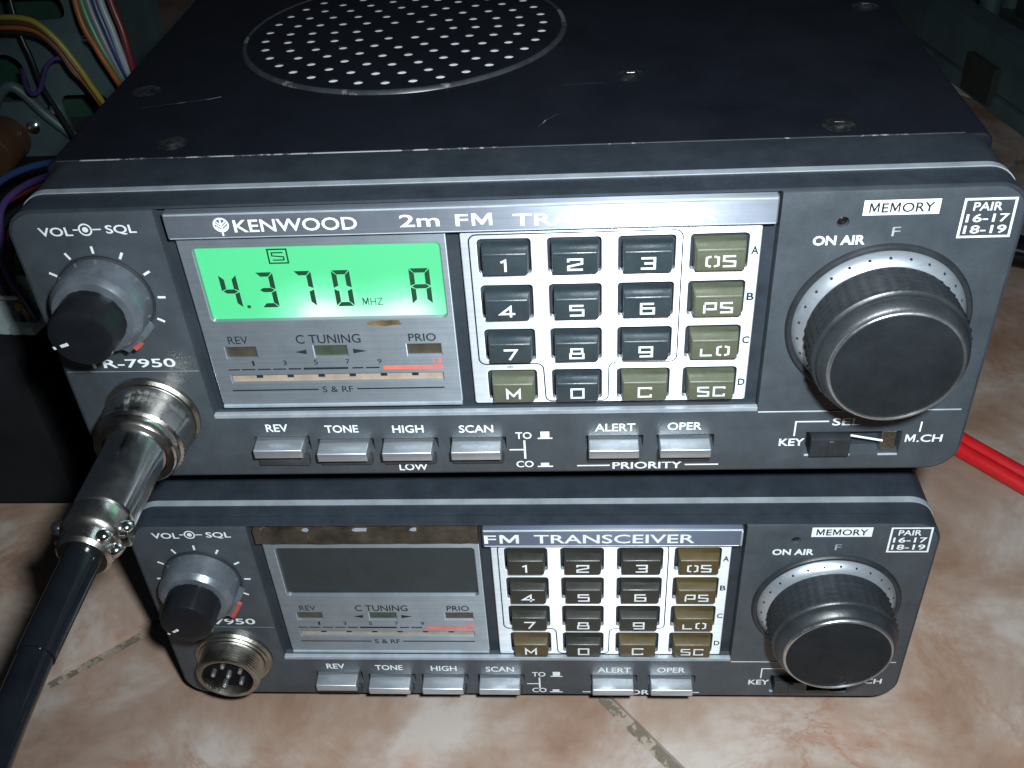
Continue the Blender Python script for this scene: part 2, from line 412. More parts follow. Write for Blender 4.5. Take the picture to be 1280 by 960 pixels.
# ------------------------------------------------------------------ lettering of the keys (strokes on a 4 x 5 grid)
GL = {
 '0': [[(0.3, 0.3), (0.3, 4.7), (3.7, 4.7), (3.7, 0.3), (0.3, 0.3)]],
 '1': [[(0.9, 4.0), (2.1, 4.8), (2.1, 0.0)]],
 '2': [[(0.2, 3.6), (0.2, 4.7), (3.8, 4.7), (3.8, 2.9), (0.2, 1.7), (0.2, 0.3), (4.0, 0.3)]],
 '3': [[(0.2, 4.7), (3.7, 4.7), (3.7, 2.5), (1.0, 2.5)], [(3.7, 2.34), (3.7, 0.3), (0.1, 0.3)]],
 '4': [[(2.9, 0.0), (2.9, 4.7), (0.2, 1.5), (4.1, 1.5)]],
 '5': [[(3.8, 4.7), (0.3, 4.7), (0.3, 2.8), (3.7, 2.8), (3.7, 0.3), (0.1, 0.3)]],
 '6': [[(3.7, 4.7), (0.3, 4.7), (0.3, 0.3), (3.7, 0.3), (3.7, 2.7), (0.7, 2.7)]],
 '7': [[(0.2, 4.7), (3.8, 4.7), (1.7, 0.0)]],
 '8': [[(0.5, 4.7), (3.5, 4.7), (3.5, 2.6), (3.8, 2.4), (3.8, 0.3), (0.2, 0.3), (0.2, 2.4), (0.5, 2.6), (0.5, 4.7)], [(0.85, 2.5), (3.15, 2.5)]],
 '9': [[(0.3, 0.3), (3.7, 0.3), (3.7, 4.7), (0.3, 4.7), (0.3, 2.3), (3.3, 2.3)]],
 'O': [[(1.6, 4.7), (0.3, 4.2), (0.3, 0.8), (1.6, 0.3)], [(2.6, 4.7), (3.9, 4.2), (3.9, 0.8), (2.6, 0.3)]],
 'S': [[(3.8, 4.7), (0.3, 4.7), (0.3, 2.7), (3.7, 2.3), (3.7, 0.3), (0.1, 0.3)]],
 'P': [[(0.3, 0.0), (0.3, 4.0)], [(0.3, 4.7), (3.8, 4.7), (3.8, 1.9), (1.0, 1.9)]],
 'L': [[(0.3, 3.6), (0.3, 0.3), (3.8, 0.3)]],
 'C': [[(3.7, 4.0), (3.7, 4.7), (0.3, 4.7), (0.3, 0.3), (3.7, 0.3), (3.7, 1.4)]],
 'M': [[(0.2, 0.0), (0.2, 4.6), (2.0, 1.6), (3.8, 4.6), (3.8, 0.0)]],
}
def glyphs(bm, s, cx, cz, cw, ch, gap, wd, y):
    tot = len(s) * cw + (len(s) - 1) * gap; x = cx - tot / 2
    for c in s:
        for pl in GL[c]:
            stroke(bm, [(x + px / 4 * cw, cz - ch / 2 + pz / 5 * ch) for px, pz in pl], wd, y)
        x += cw + gap
def seg7(bm, segs, x0, x1, z0, z1, wd, y):
    """LCD digit from seven bars with small gaps."""
    zm = (z0 + z1) / 2; h = wd / 2; q = 0.16
    def hb(z, inner):
        s = wd * 0.85
        bm.faces.new([bm.verts.new((a, y, b)) for a, b in inner])
    if 'a' in segs: hb(z1, [(x0 + q, z1), (x1 - q, z1), (x1 - wd, z1 - wd), (x0 + wd, z1 - wd)])
    if 'd' in segs: hb(z0, [(x0 + wd, z0 + wd), (x1 - wd, z0 + wd), (x1 - q, z0), (x0 + q, z0)])
    if 'g' in segs: hb(zm, [(x0 + q + 0.1, zm), (x0 + wd, zm + h), (x1 - wd, zm + h), (x1 - q - 0.1, zm), (x1 - wd, zm - h), (x0 + wd, zm - h)])
    for s, xa, xb in (('f', x0, x0 + wd), ('b', x1, x1 - wd)):
        if s in segs: bm.faces.new([bm.verts.new((a, y, b)) for a, b in ((xa, z1 - q), (xb, z1 - wd - q), (xb, zm + h + 0.12), (xa, zm + 0.15))])
    for s, xa, xb in (('e', x0, x0 + wd), ('c', x1, x1 - wd)):
        if s in segs: bm.faces.new([bm.verts.new((a, y, b)) for a, b in ((xa, z0 + q), (xb, z0 + wd + q), (xb, zm - h - 0.12), (xa, zm - 0.15))])

# ------------------------------------------------------------------ the transceiver
BTN = [(34.4, 44.5, 'REV'), (47.5, 57.8, 'TONE'), (60.9, 71.1, 'HIGH'), (75.0, 85.1, 'SCAN'), (102.8, 112.9, 'ALERT'), (117.0, 127.1, 'OPER')]
COLS = [(83.3, 92.9), (95.9, 105.5), (108.5, 118.6), (121.2, 131.4)]
KEYS = [['1', '2', '3', 'OS'], ['4', '5', '6', 'PS'], ['7', '8', '9', 'LO'], ['M', '0', 'C', 'SC']]
XL, XR = -0.3, 176.5

def build_radio(root, lit, zb, zt, dk, dt, knob_tilt, tab_deg, ring_dots):
    # case -----------------------------------------------------------
    bm = NB(); prism(bm, rr(-1.4, 177.2, 0.6, zt + 0.1, 2.0, 6), 20.6, 205, 0.5, 0.8)
    case = obj('case', bm, 'case', root, smooth=35)
    ct = zt + 0.1
    bm = NB(); add_box(bm, 0.8, 172, 20.9, 21.3, ct - 0.6, ct + 0.07, 0.05, 1)
    obj('worn_edge', bm, 'worn', case)
    gx, gy, gr = 60.6, 87.4, 38.8
    bm = NB()
    holes = []
    for k, (r_, n_) in enumerate(((33.3, 35), (27.9, 30), (22.5, 24), (17.1, 18), (11.7, 12), (6.3, 6))):
        for q in range(n_):
            a = 2 * math.pi * (q + 0.5 * (k % 2)) / n_ - math.pi / 2
            hx, hy = gx + r_ * math.cos(a), gy + r_ * math.sin(a)
            holes.append([(hx + 1.12 * math.cos(2 * math.pi * t / 12), hy + 1.12 * math.sin(2 * math.pi * t / 12)) for t in range(12)])
    outer = [(gx + (gr - 1) * math.cos(2 * math.pi * t / 96), gy + (gr - 1) * math.sin(2 * math.pi * t / 96)) for t in range(96)]
    plate(bm, outer, holes, ct + 0.55, ct + 0.25, 0, horiz=True)
    obj('speaker_grille', bm, 'case', case)
    bm = NB()
    bm.faces.new([bm.verts.new((gx + 36 * math.cos(2 * math.pi * t / 64), gy + 36 * math.sin(2 * math.pi * t / 64), ct + 0.16)) for t in range(64)])
    obj('speaker_cloth', bm, 'cloth', case)
    bm = NB()   # raised pressed rim round the speaker
    prof = [(gr - 1.4, ct - 0.1), (gr - 1.2, ct + 0.6), (gr - 0.7, ct + 0.85), (gr - 0.2, ct + 0.6), (gr + 0.1, ct - 0.1)]
    rings = [[bm.verts.new((gx + r_ * math.cos(2 * math.pi * t / 96), gy + r_ * math.sin(2 * math.pi * t / 96), z)) for t in range(96)] for r_, z in prof]
    for a, b in zip(rings, rings[1:]):
        for t in range(96): bm.faces.new((a[t], a[(t + 1) % 96], b[(t + 1) % 96], b[t]))
    obj('speaker_rim', bm, 'rim' if 'rim' in M else 'worn', case, smooth=60)
    for sx, sy in ((21.9, 27.6), (113.0, 54.2), (150.4, 26.0), (7.5, 55.5), (170.0, 92.0)):
        bm = NB()
        prof = [(3.1, ct - 0.05), (2.9, ct + 0.12), (2.2, ct + 0.15), (1.9, ct + 0.5), (1.0, ct + 0.75)]
        rings = [[bm.verts.new((sx + r_ * math.cos(2 * math.pi * t / 20), sy + r_ * math.sin(2 * math.pi * t / 20), z)) for t in range(20)] for r_, z in prof]
        for a, b in zip(rings, rings[1:]):
            for t in range(20): bm.faces.new((a[t], a[(t + 1) % 20], b[(t + 1) % 20], b[t]))
        # cross recess
        for q in range(2):
            l_, w_ = (0.75, 0.22) if q else (0.22, 0.75)
        bm.faces.new(rings[-1])
        add_box(bm, sx - 0.85, sx + 0.85, sy - 0.17, sy + 0.17, ct + 0.6, ct + 0.80)
        obj('screw', bm, 'screw', case, smooth=50)
    if lit:
        for P in ([(9.5, 46.0), (16.0, 47.6), (23.5, 49.6), (25.5, 50.6)], [(94.0, 29.5), (95.6, 33.0), (98.0, 35.6)], [(99.0, 50.4), (107.0, 50.8)]):
            bm = NB(); stroke(bm, P, 0.24, 0)
            for v in bm.verts: v.co = Vector((v.co.x, v.co.z, ct + 0.04))
            bm.normal_update()
            for f in bm.faces:
                if f.normal.z < 0: f.normal_flip()
            obj('scratch', bm, 'worn', case)
    for fx in (22, 154):
        for fy in (36, 186):
            bm = NB()
            fz = -6.0 if not lit else -13.2
            prof = [(6.0, fz), (6.5, fz + 0.6), (5.4, 0.8)]
            rings = [[bm.verts.new((fx + r_ * math.cos(2 * math.pi * t / 20), fy + r_ * math.sin(2 * math.pi * t / 20), z)) for t in range(20)] for r_, z in prof]
            for a, b in zip(rings, rings[1:]):
                for t in range(20): bm.faces.new((a[t], a[(t + 1) % 20], b[(t + 1) % 20], b[t]))
            bm.faces.new(list(reversed(rings[0]))); bm.faces.new(rings[-1])
            obj('foot', bm, 'feet', case, smooth=50)
    # bezel ----------------------------------------------------------
    e = 0.55
    out = rr(XL - e, XR + e, zb - e, zt + e, (6.0, 6.0, 5.5, 5.5), 8)
    inn = rr(XL - 0.02, XR + 0.02, zb - 0.02, zt + 0.02, (5.5, 5.5, 5, 5), 8)
    bm = NB(); plate(bm, out, [inn], 0.5, 3.05, 0)
    prism(bm, out, 3.0, 20.2, 0.0, 0.6)
    bez = obj('bezel', bm, 'bezel', root, smooth=35)
    bm = NB(); plate(bm, rr(XL - e - 0.18, XR + e + 0.18, zb - e - 0.18, zt + e + 0.18, (6.2, 6.2, 5.7, 5.7), 8), [rr(XL - e + 0.3, XR + e - 0.3, zb - e + 0.3, zt + e - 0.3, (5.7, 5.7, 5.2, 5.2), 8)], 6.4, 8.0)
    obj('trim_stripe', bm, 'stripe', bez, smooth=35)
    # front panel ----------------------------------------------------
    L = rr(XL, XR, zb, zt, (5.5, 5.5, 5, 5), 8)
    n = len(L) // 4
    bl, br, tr, tl = L[:n], L[n:2 * n], L[2 * n:3 * n], L[3 * n:]
    loop = bl + br + tr + [(136.0, zt), (136.0, 14.5), (26.8, 14.5), (26.8, zt)] + tl
    bz = lambda b: (8.9 if b == 'REV' else 8.0)
    slots = [[(x0 - 0.5, 5.2), (x1 + 0.9, 5.2), (x1 + 0.9, bz(t) + 0.5), (x0 - 0.5, bz(t) + 0.5)] for x0, x1, t in BTN]
    led = [(146.7 + 1.0 * math.cos(2 * math.pi * k / 16), 56.0 + 1.0 * math.sin(2 * math.pi * k / 16)) for k in range(16)]
    sw = [(146.2, 3.0), (164.9, 3.0), (164.9, 8.7), (146.2, 8.7)]
    bm = NB(); plate(bm, loop, slots + [led, sw], 0.0, 2.9, 0.28)
    fp = obj('front_panel', bm, 'panel', root, smooth=30)
    Y = -0.05
    def ink(name, draw, m='ink'):
        bm = NB(); draw(bm); obj(name, bm, m, fp, flat=True)
    def vol_ring(bm):
        disc(bm, 13.7, 58.6, 1.25, Y, 28, 0.95); disc(bm, 13.7, 58.6, 0.55, Y)
        stroke(bm, [(11.4, 58.6), (12.35, 58.6)], 0.26, Y); stroke(bm, [(15.05, 58.6), (16.6, 58.6)], 0.26, Y)
        text(bm, 'VOL', 5.0, 11.2, 57.4, 59.2, Y, 0.016); text(bm, 'SQL', 17.4, 23.0, 57.4, 59.4, Y, 0.016)
    ink('volume_legend', vol_ring)
    def ticks(bm):
        for d in (210, 180, 149, 118, 89, 60, 30, -1, -31):
            a = math.radians(d); c_, s_ = math.cos(a), math.sin(a)
            stroke(bm, [(13.5 + 9.5 * c_, 44.2 + 9.5 * s_), (13.5 + 11.0 * c_, 44.2 + 11.0 * s_)], 0.48, Y)
    ink('volume_scale', ticks)
    ink('model_lettering', lambda bm: text(bm, 'TR-7950', 4.4, 22.4, 27.8, 29.9, Y, 0.014))
    ink('lamp_legend', lambda bm: text(bm, 'ON AIR', 142.0, 150.9, 51.6, 53.5, Y, 0.03))
    ink('memory_badge', lambda bm: rect(bm, 149.7, 162.4, 57.25, 60.1, Y))
    ink('memory_lettering', lambda bm: text(bm, 'MEMORY', 150.7, 161.5, 57.7, 59.6, Y - 0.03, 0.014), 'inkdark')
    def pair(bm):
        stroke(bm, [(166.4, 52.6), (174.9, 52.6), (174.7, 59.8), (166.4, 59.8), (166.4, 52.6)], 0.42, Y)
        text(bm, 'PAIR', 167.9, 172.7, 57.6, 59.2, Y, 0.016); text(bm, '16-17', 167.1, 174.2, 55.4, 57.0, Y, 0.016); text(bm, '18-19', 167.1, 174.2, 53.2, 54.8, Y, 0.016)
    ink('pair_legend', pair)
    for (x0, x1, zz, t) in ((36.9, 41.5, 10.75, 'REV'), (49.1, 56.0, 10.3, 'TONE'), (63.0, 69.4, 10.05, 'HIGH'), (76.6, 83.6, 9.85, 'SCAN'), (104.1, 112.2, 9.75, 'ALERT'), (118.6, 125.4, 9.85, 'OPER')):
        ink('button_legend', lambda bm: text(bm, t, x0, x1, zz, zz + 2.0, Y, 0.016))
    ink('button_legend', lambda bm: text(bm, 'LOW', 63.2, 69.2, 0.3 + dt, 2.2 + dt, Y, 0.016))
    def prio(bm):
        text(bm, 'PRIORITY', 107.7, 121.9, 0.1 + dt, 2.0 + dt, Y, 0.016)
        stroke(bm, [(100.4, 1.1 + dt), (107.1, 1.1 + dt)], 0.34, Y); stroke(bm, [(122.5, 1.1 + dt), (129.3, 1.1 + dt)], 0.34, Y)
    ink('priority_legend', prio)
    def toco(bm):
        text(bm, 'TO', 88.0, 91.3, 8.0, 9.8, Y, 0.016); text(bm, 'CO', 87.8, 91.4, 0.8 + dt, 2.6 + dt, Y, 0.016)
        stroke(bm, [(86.6, 5.1), (89.55, 5.1)], 0.34, Y); stroke(bm, [(89.75, 7.6), (89.75, 2.9 + dt * 0.5)], 0.42, Y)
        stroke(bm, [(92.5, 8.1), (95.5, 8.1)], 0.34, Y); rect(bm, 93.1, 94.9, 8.3, 9.9, Y)
        stroke(bm, [(92.2, 1.0 + dt), (95.4, 1.0 + dt)], 0.34, Y); rect(bm, 92.9, 94.6, 1.2 + dt, 2.0 + dt, Y)
    ink('scan_legend', toco)
    def sel(bm):
        text(bm, 'KEY', 141.0, 146.0, 5.3, 7.2, Y, 0.02); text(bm, 'M.CH', 165.7, 172.9, 5.9, 7.9, Y, 0.016)
        stroke(bm, [(143.8, 7.9), (143.8, 11.6), (150.2, 11.6)], 0.32, Y); text(bm, 'SEL', 150.9, 156.4, 10.5, 12.4, Y, 0.016)
        stroke(bm, [(168.2, 11.2), (168.2, 8.6)], 0.32, Y)
    ink('switch_legend', sel)
    ink('dial_pointer', lambda bm: text(bm, 'F', 155.2, 156.6, 53.1, 54.9, Y, 0.0), 'inkdim')
    ink('panel_groove', lambda bm: stroke(bm, [(XL + 0.3, 27.0), (26.6, 26.75)], 0.13, Y - 0.01), 'inkdim')
    bm = NB(); add_box(bm, 136.1, XR - 1.4, -0.14, 0.1, 14.05, 14.35, 0.05, 1); add_box(bm, 26.95, 135.95, -0.22, 0.9, 14.55, 15.55, 0.16, 2)
    obj('edge_trim', bm, 'stripe', fp)
    bm = NB(); lathe(bm, [(0.92, 1.0), (0.8, 0.75), (0.4, 0.6), (0.1, 0.55)], 146.7, 56.0, 20)
    obj('indicator_lamp', bm, 'led', root, smooth=60)
    # title strip ----------------------------------------------------
    if lit:
        bm = NB(); add_box(bm, 28.5, 135.5, -0.5, 2.6, 56.3, 61.5, 0.3, 2)
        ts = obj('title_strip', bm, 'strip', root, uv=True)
        bm = NB(); yy = -0.56
        text(bm, 'KENWOOD', 40.9, 62.9, 57.5, 60.0, yy, 0.012)
        # leaf emblem: a split disc with veins and a stalk
        disc(bm, 38.7, 59.1, 1.45, yy, 28, 1.1); stroke(bm, [(38.7, 60.4), (38.7, 56.9)], 0.34, yy - 0.01)
        for s in (-1, 1):
            for q in (0.2, -0.35, -0.95):
                stroke(bm, [(38.7 + s * 0.17, 59.0 + q), (38.7 + s * 1.0, 59.0 + q + 0.75)], 0.26, yy - 0.02)
        text(bm, '2m', 70.4, 77.4, 57.7, 60.1, yy, 0.012); text(bm, 'FM', 80.2, 86.6, 57.6, 60.0, yy, 0.012)
        text(bm, 'TRANSCEIVER', 90.2, 125.2, 57.3, 59.7, yy, 0.012)
        obj('lettering', bm, 'ink', ts, flat=True)
        bm = NB(); add_box(bm, 28.8, 135.2, -0.6, -0.42, 61.0, 61.35, 0.06, 1); add_box(bm, 28.8, 135.2, -0.58, -0.42, 56.4, 56.62, 0.06, 1)
        obj('strip_border', bm, 'stripe', ts)
    else:
        bm = NB(); add_box(bm, 79.0, 135.3, -0.5, 2.6, 54.9, 60.2, 0.3, 2)
        ts = obj('title_strip', bm, 'stripplain', root, uv=True)
        bm = NB(); yy = -0.56
        text(bm, 'FM', 79.4, 87.0, 56.0, 58.7, yy, 0.012); text(bm, 'TRANSCEIVER', 90.3, 125.0, 56.0, 58.7, yy, 0.012)
        obj('lettering', bm, 'ink', ts, flat=True)
        bm = NB(); add_box(bm, 79.3, 135.1, -0.62, -0.4, 59.6, 60.05, 0.08, 1); add_box(bm, 134.75, 135.2, -0.62, -0.4, 55.1, 59.5, 0.08, 1); add_box(bm, 79.3, 134.6, -0.58, -0.42, 55.0, 55.25, 0.06, 1)
        obj('strip_border', bm, 'stripe', ts)
        bm = NB()   # what the torn off half of the strip left behind
        top = [(x, 59.6 + 0.35 * math.sin(x * 0.9) + random.uniform(-0.2, 0.2)) for x in range(78, 27, -2)]
        bot = [(x, 55.2 + random.uniform(-0.12, 0.12)) for x in range(28, 79, 2)]
        plate(bm, bot + top, [], 0.3, 2.7, 0)
        ar = obj('adhesive_residue', bm, 'residue', root)
        bm = NB()
        for fx, fw in ((40, 0.8), (52.0, 2.3), (64, 0.9)):
            lp = []
            for k in range(9):
                a = 2 * math.pi * k / 9; lp.append((fx + fw * math.cos(a) * random.uniform(0.7, 1.1), 59.7 + 0.45 * math.sin(a) * random.uniform(0.6, 1.2)))
            plate(bm, lp, [], 0.05, 0.4, 0)
        obj('torn_film', bm, 'stripe', ar)
    # display plate --------------------------------------------------
    py = 1.3; d = dk * 0.6
    lx0, lx1, lz0, lz1 = 31.5, 76.6, 37.0 + d, 53.0 + d
    wz0, wz1 = 28.2 + d, 30.9 + d
    wins = [(32.5, 38.5), (50.0, 56.4), (68.2, 74.7)]
    mz0, mz1 = 22.1 + d, 24.0 + d
    bm = NB()
    plate(bm, rr(28.9, 77.9, 16.7 + d, 55.8 + d, 0.5, 3), [rr(lx0, lx1, lz0, lz1, 0.8, 4)] + [[(a, wz0), (b, wz0), (b, wz1), (a, wz1)] for a, b in wins] + [[(32.2, mz0), (74.5, mz0), (74.5, mz1), (32.2, mz1)]], py, 2.5, 0.22)
    dp = obj('display_panel', bm, 'splate', root, uv=True)
    bm = NB(); yy = py - 0.06
    text(bm, 'REV', 33.5, 37.4, 31.7 + d, 33.5 + d, yy, 0.0); text(bm, 'C TUNING', 46.8, 59.4, 31.5 + d, 33.6 + d, yy, 0.006); text(bm, 'PRIO', 68.7, 74.0, 31.6 + d, 33.4 + d, yy, 0.006)
    bm.faces.new([bm.verts.new((a, yy, b + d)) for a, b in ((46.1, 29.55), (48.4, 29.0), (48.4, 30.1))])
    bm.faces.new([bm.verts.new((a, yy, b + d)) for a, b in ((60.3, 29.55), (57.6, 29.0), (57.6, 30.1))])
    for xx, t in ((37.4, '1'), (43.6, '3'), (49.8, '5'), (56.1, '7'), (62.4, '9')): text(bm, t, xx - (0.3 if t == '1' else 0.4), xx + (0.15 if t == '1' else 0.4), 26.4 + d, 27.6 + d, yy, 0.0)
    for a, b, t in ((32, 34.3, .28), (34.7, 37.4, .28), (37.9, 40.5, .28), (41, 43.6, .28), (44.1, 46.6, .34), (47.1, 56, .5), (56.8, 59, .34), (59.5, 62.2, .34)): stroke(bm, [(a, 25.5 + d), (b, 25.5 + d)], t, yy)
    stroke(bm, [(31.7, 20.3 + d), (49.2, 20.3 + d)], 0.32, yy); stroke(bm, [(57.0, 20.3 + d), (74.5, 20.3 + d)], 0.32, yy)
    text(bm, 'S & RF', 50.0, 56.2, 19.5 + d, 21.0 + d, yy, 0.004)
    obj('lettering', bm, 'inkdark', dp, flat=True)
    bm = NB(); rect(bm, 63.0, 74.6, 25.05 + d, 25.85 + d, yy); text(bm, '13', 72.9, 74.5, 26.3 + d, 27.6 + d, yy, 0.0)
    obj('red_scale', bm, 'inkred', dp, flat=True)
    for k, (a, b) in enumerate(wins):
        bm = NB(); rect(bm, a - 0.1, b + 0.1, wz0 - 0.1, wz1 + 0.1, 1.95)
        obj('indicator_window', bm, 'windowgreen' if k == 1 else 'window', dp, flat=True)
    bm = NB(); x = 32.1
    rect(bm, 32.0, 74.7, mz0 - 0.1, mz1 + 0.1, 1.9)
    obj('level_meter', bm, 'tan', dp, flat=True)
    bm = NB()
    for k in range(6): rect(bm, 37.1 + k * 6.24, 38.4 + k * 6.24, mz1 - 1.0, mz1 - 0.05, 1.8)
    obj('meter_mark', bm, 'inkdark', dp, flat=True)
    bm = NB(); add_box(bm, 29.0, 77.8, 0.95, 2.4, 16.0 + d, 16.75 + d, 0.2, 2)
    obj('plate_edge', bm, 'stripe', dp)
    bm = NB(); rect(bm, lx0 - 0.2, lx1 + 0.2, lz0 - 0.2, lz1 + 0.2, 2.2)
    lcd = obj('lcd_screen', bm, 'lcd' if lit else 'lcddark', root, flat=True, label='lit green screen reading 4.370 MHz' if lit else 'dark unlit screen')
    if lit:
        bm = NB(); yy = 2.12; o = d + 0.0; wd = 0.92
        seg7(bm, 'fbgc', 34.6, 37.9, 39.5 + o, 46.9 + o, wd, yy); rect(bm, 38.7, 39.35, 39.4 + o, 40.05 + o, yy)
        seg7(bm, 'abgcd', 41.6, 44.9, 39.5 + o, 47.2 + o, wd, yy); seg7(bm, 'abc', 48.8, 52.1, 39.5 + o, 47.3 + o, wd, yy)
        seg7(bm, 'abcdef', 55.9, 59.3, 39.4 + o, 47.3 + o, wd, yy); seg7(bm, 'abcefg', 70.3, 74.1, 39.5 + o, 47.3 + o, wd, yy)
        text(bm, 'MHZ', 60.9, 64.7, 39.5 + o, 41.2 + o, yy, -0.012)
        stroke(bm, [(44.9, 49.1 + o), (48.4, 49.1 + o), (48.4, 52.0 + o), (44.9, 52.0 + o), (44.9, 49.1 + o)], 0.3, yy)
        stroke(bm, [(47.7, 51.3 + o), (45.6, 51.3 + o), (45.6, 50.65 + o), (47.7, 50.4 + o), (47.7, 49.75 + o), (45.6, 49.75 + o)], 0.26, yy)
        obj('lcd_segments', bm, 'lcdseg', lcd, flat=True)
        bm = NB(); lp = []
        for k in range(18):
            a = 2 * math.pi * k / 18; lp.append((64.5 + 3.6 * math.cos(a) * random.uniform(0.75, 1.1), 36.0 + d + 0.75 * math.sin(a) * random.uniform(0.7, 1.1)))
        bm.faces.new([bm.verts.new((a, py - 0.05, min(b, lz0 - 0.15))) for a, b in lp])
        obj('glue_stain', bm, 'glue', dp, flat=True)
    # keypad ---------------------------------------------------------
    rows = [(45.9, 53.2), (36.1, 43.5), (26.4, 33.7), (16.7, 24.0)]
    rows = [(a + dk, b + dk) for a, b in rows]
    bm = NB()
    plate(bm, rr(80.4, 133.5, 15.9 + dk, 54.7 + dk, 0.5, 3), [rr(x0, x1, z0, z1, 0.7, 3) for z0, z1 in rows for x0, x1 in COLS], py, 2.4, 0.15)
    kp = obj('keypad_plate', bm, 'kplate', root, uv=True)
    bm = NB(); yy = py - 0.05
    def corner(cx, cz, a0, a1, r=1.4): return [(cx + r * math.cos(math.radians(a0 + (a1 - a0) * k / 5)), cz + r * math.sin(math.radians(a0 + (a1 - a0) * k / 5))) for k in range(6)]
    zt_, zm_, zl_ = 54.15 + dk, 25.5 + dk, 16.2 + dk
    path = corner(83.3, zt_ - 1.4, 90, 180) + corner(83.3, zm_ + 1.4, 180, 270) + corner(92.9, zm_ - 1.4, 90, 0) + corner(95.7, zl_ + 1.2, 180, 270, 1.2) + corner(105.6, zl_ + 1.2, 270, 360, 1.2) + corner(108.3, zm_ - 1.4, 180, 90) + corner(118.4, zm_ + 1.4, 270, 360) + corner(118.4, zt_ - 1.4, 0, 90)
    stroke(bm, path + [path[0]], 0.27, yy)
    for zc, t in ((49.0, 'A'), (39.3, 'B'), (29.6, 'C'), (19.6, 'D')): text(bm, t, 131.85, 133.15, zc + dk - 0.2, zc + dk + 1.45, yy, 0.022)
    text(bm, '*', 87.2, 88.4, 24.45 + dk, 25.2 + dk, yy, 0.0); text(bm, '#', 112.8, 114.0, 24.4 + dk, 25.25 + dk, yy, 0.0)
    obj('lettering', bm, 'inkdark', kp, flat=True)
    for r_, (z0, z1) in enumerate(rows):
        for c_, (x0, x1) in enumerate(COLS):
            s = KEYS[r_][c_]
            olive = s in ('OS', 'PS', 'LO', 'SC', 'M', 'C')
            jx, jz = random.uniform(-0.1, 0.1), random.uniform(-0.1, 0.1)
            bm = NB(); a0, a1, b0, b1 = x0 + 0.75 + jx, x1 - 0.45 + jx, z0 + 0.5 + jz, z1 - 1.35 + jz
            yb, yf = 2.85, -0.95
            base = [(a0, b0), (a1, b0), (a1, b1), (a0, b1)]
            lev = [(yb, base), (0.9, base), (yf, [(a0 + 0.25, b0 + 0.5), (a1 - 0.25, b0 + 0.5), (a1 - 0.25, b1 - 0.55), (a0 + 0.25, b1 - 0.55)])]
            rg = [[bm.verts.new((x, y, z)) for x, z in lp] for y, lp in lev]
            for p, q in zip(rg, rg[1:]):
                for k in range(4): bm.faces.new((p[k], p[(k + 1) % 4], q[(k + 1) % 4], q[k]))
            bm.faces.new(rg[-1]); bm.faces.new(list(reversed(rg[0])))
            bmesh.ops.recalc_face_normals(bm, faces=bm.faces)
            es = [e_ for e_ in bm.edges if any(v in rg[-1] for v in e_.verts)]
            bmesh.ops.bevel(bm, geom=es, offset=0.26, segments=3, profile=0.5, affect='EDGES')
            # the moulded ridge along the upper edge of the front
            add_box(bm, a0 + 0.7, a1 - 0.7, yf - 0.16, yf + 0.2, b1 - 1.0, b1 - 0.65, 0.12, 2)
            mat = ('keyolive' if lit else 'keybrown') if olive else ('keydark' if lit else 'keydarkold')
            k_ = obj('key', bm, mat, root, smooth=40, label=None)
            bm = NB()
            kx = (a0 + a1) / 2; kz = b0 + 2.5
            if len(s) == 1: glyphs(bm, s, kx, kz, 2.7, 2.4, 0, 0.42, yf - 0.05)
            else: glyphs(bm, s, kx, kz, 2.3, 2.3, 0.7, 0.38, yf - 0.05)
            obj('legend', bm, 'ink', k_, flat=True)
    # push buttons ---------------------------------------------------
    for x0, x1, t in BTN:
        z1 = bz(t) - 0.0; yf = -3.9 if t != 'REV' else -3.7
        bm = NB()
        a = [(2.8, z1 + 0.05), (-0.4, z1), (yf, z1 - 0.1), (yf, z1 - 2.3), (2.8, z1 - 2.5)]
        l_ = [bm.verts.new((x0, y, z)) for y, z in a]; r_ = [bm.verts.new((x1, y, z)) for y, z in a]
        bm.faces.new(l_); bm.faces.new(list(reversed(r_)))
        for k in range(5): bm.faces.new((l_[k], r_[k], r_[(k + 1) % 5], l_[(k + 1) % 5]))
        bmesh.ops.recalc_face_normals(bm, faces=bm.faces)
        es = [e_ for e_ in bm.edges if all(v.co.y < 0 for v in e_.verts)]
        bmesh.ops.bevel(bm, geom=es, offset=0.3, segments=3, profile=0.5, affect='EDGES')
        obj('push_button', bm, 'button', root, smooth=50, uv=True)
        bm = NB(); add_box(bm, x0 - 0.3, x1 + 0.3, -1.15, 0.2, 2.3, 4.9, 0.35, 2)
        obj('button_ledge', bm, 'well', fp, smooth=40)
    # slide switch ---------------------------------------------------
    bm = NB(); add_box(bm, 147.0, 154.8, -1.6, 2.7, 3.5, 8.2, 0.3, 2); add_box(bm, 150.4, 151.4, -1.9, -1.5, 3.9, 7.8, 0.1, 1)
    ss = obj('slide_switch', bm, 'knob', root)
    bm = NB(); add_box(bm, 161.3, 164.2, 0.6, 2.8, 3.4, 8.3, 0.15, 1)
    obj('switch_contact', bm, 'nickel', ss)
    bm = NB(); tube(bm, [(154.9, -0.2, 8.0), (161.4, 0.2, 6.2)], 0.24, 8)
    obj('switch_bar', bm, 'ink', ss, smooth=60)  # thin white bar slanting across the switch slot
    bm = NB(); add_box(bm, 146.3, 155.4, -0.25, 0.3, 2.55, 2.95, 0.08, 1); add_box(bm, 160.9, 164.8, -0.25, 0.3, 2.55, 2.95, 0.08, 1)
    obj('switch_sill', bm, 'stripe', ss)
    # volume and squelch knob ----------------------------------------
    vx, vz = 13.3, 44.2
    bm = NB(); lathe(bm, [(9.1, 0.2), (9.1, -0.5), (8.7, -0.7)], vx, vz, 64)
    vk = obj('volume_knob', bm, 'knob', root, smooth=45)
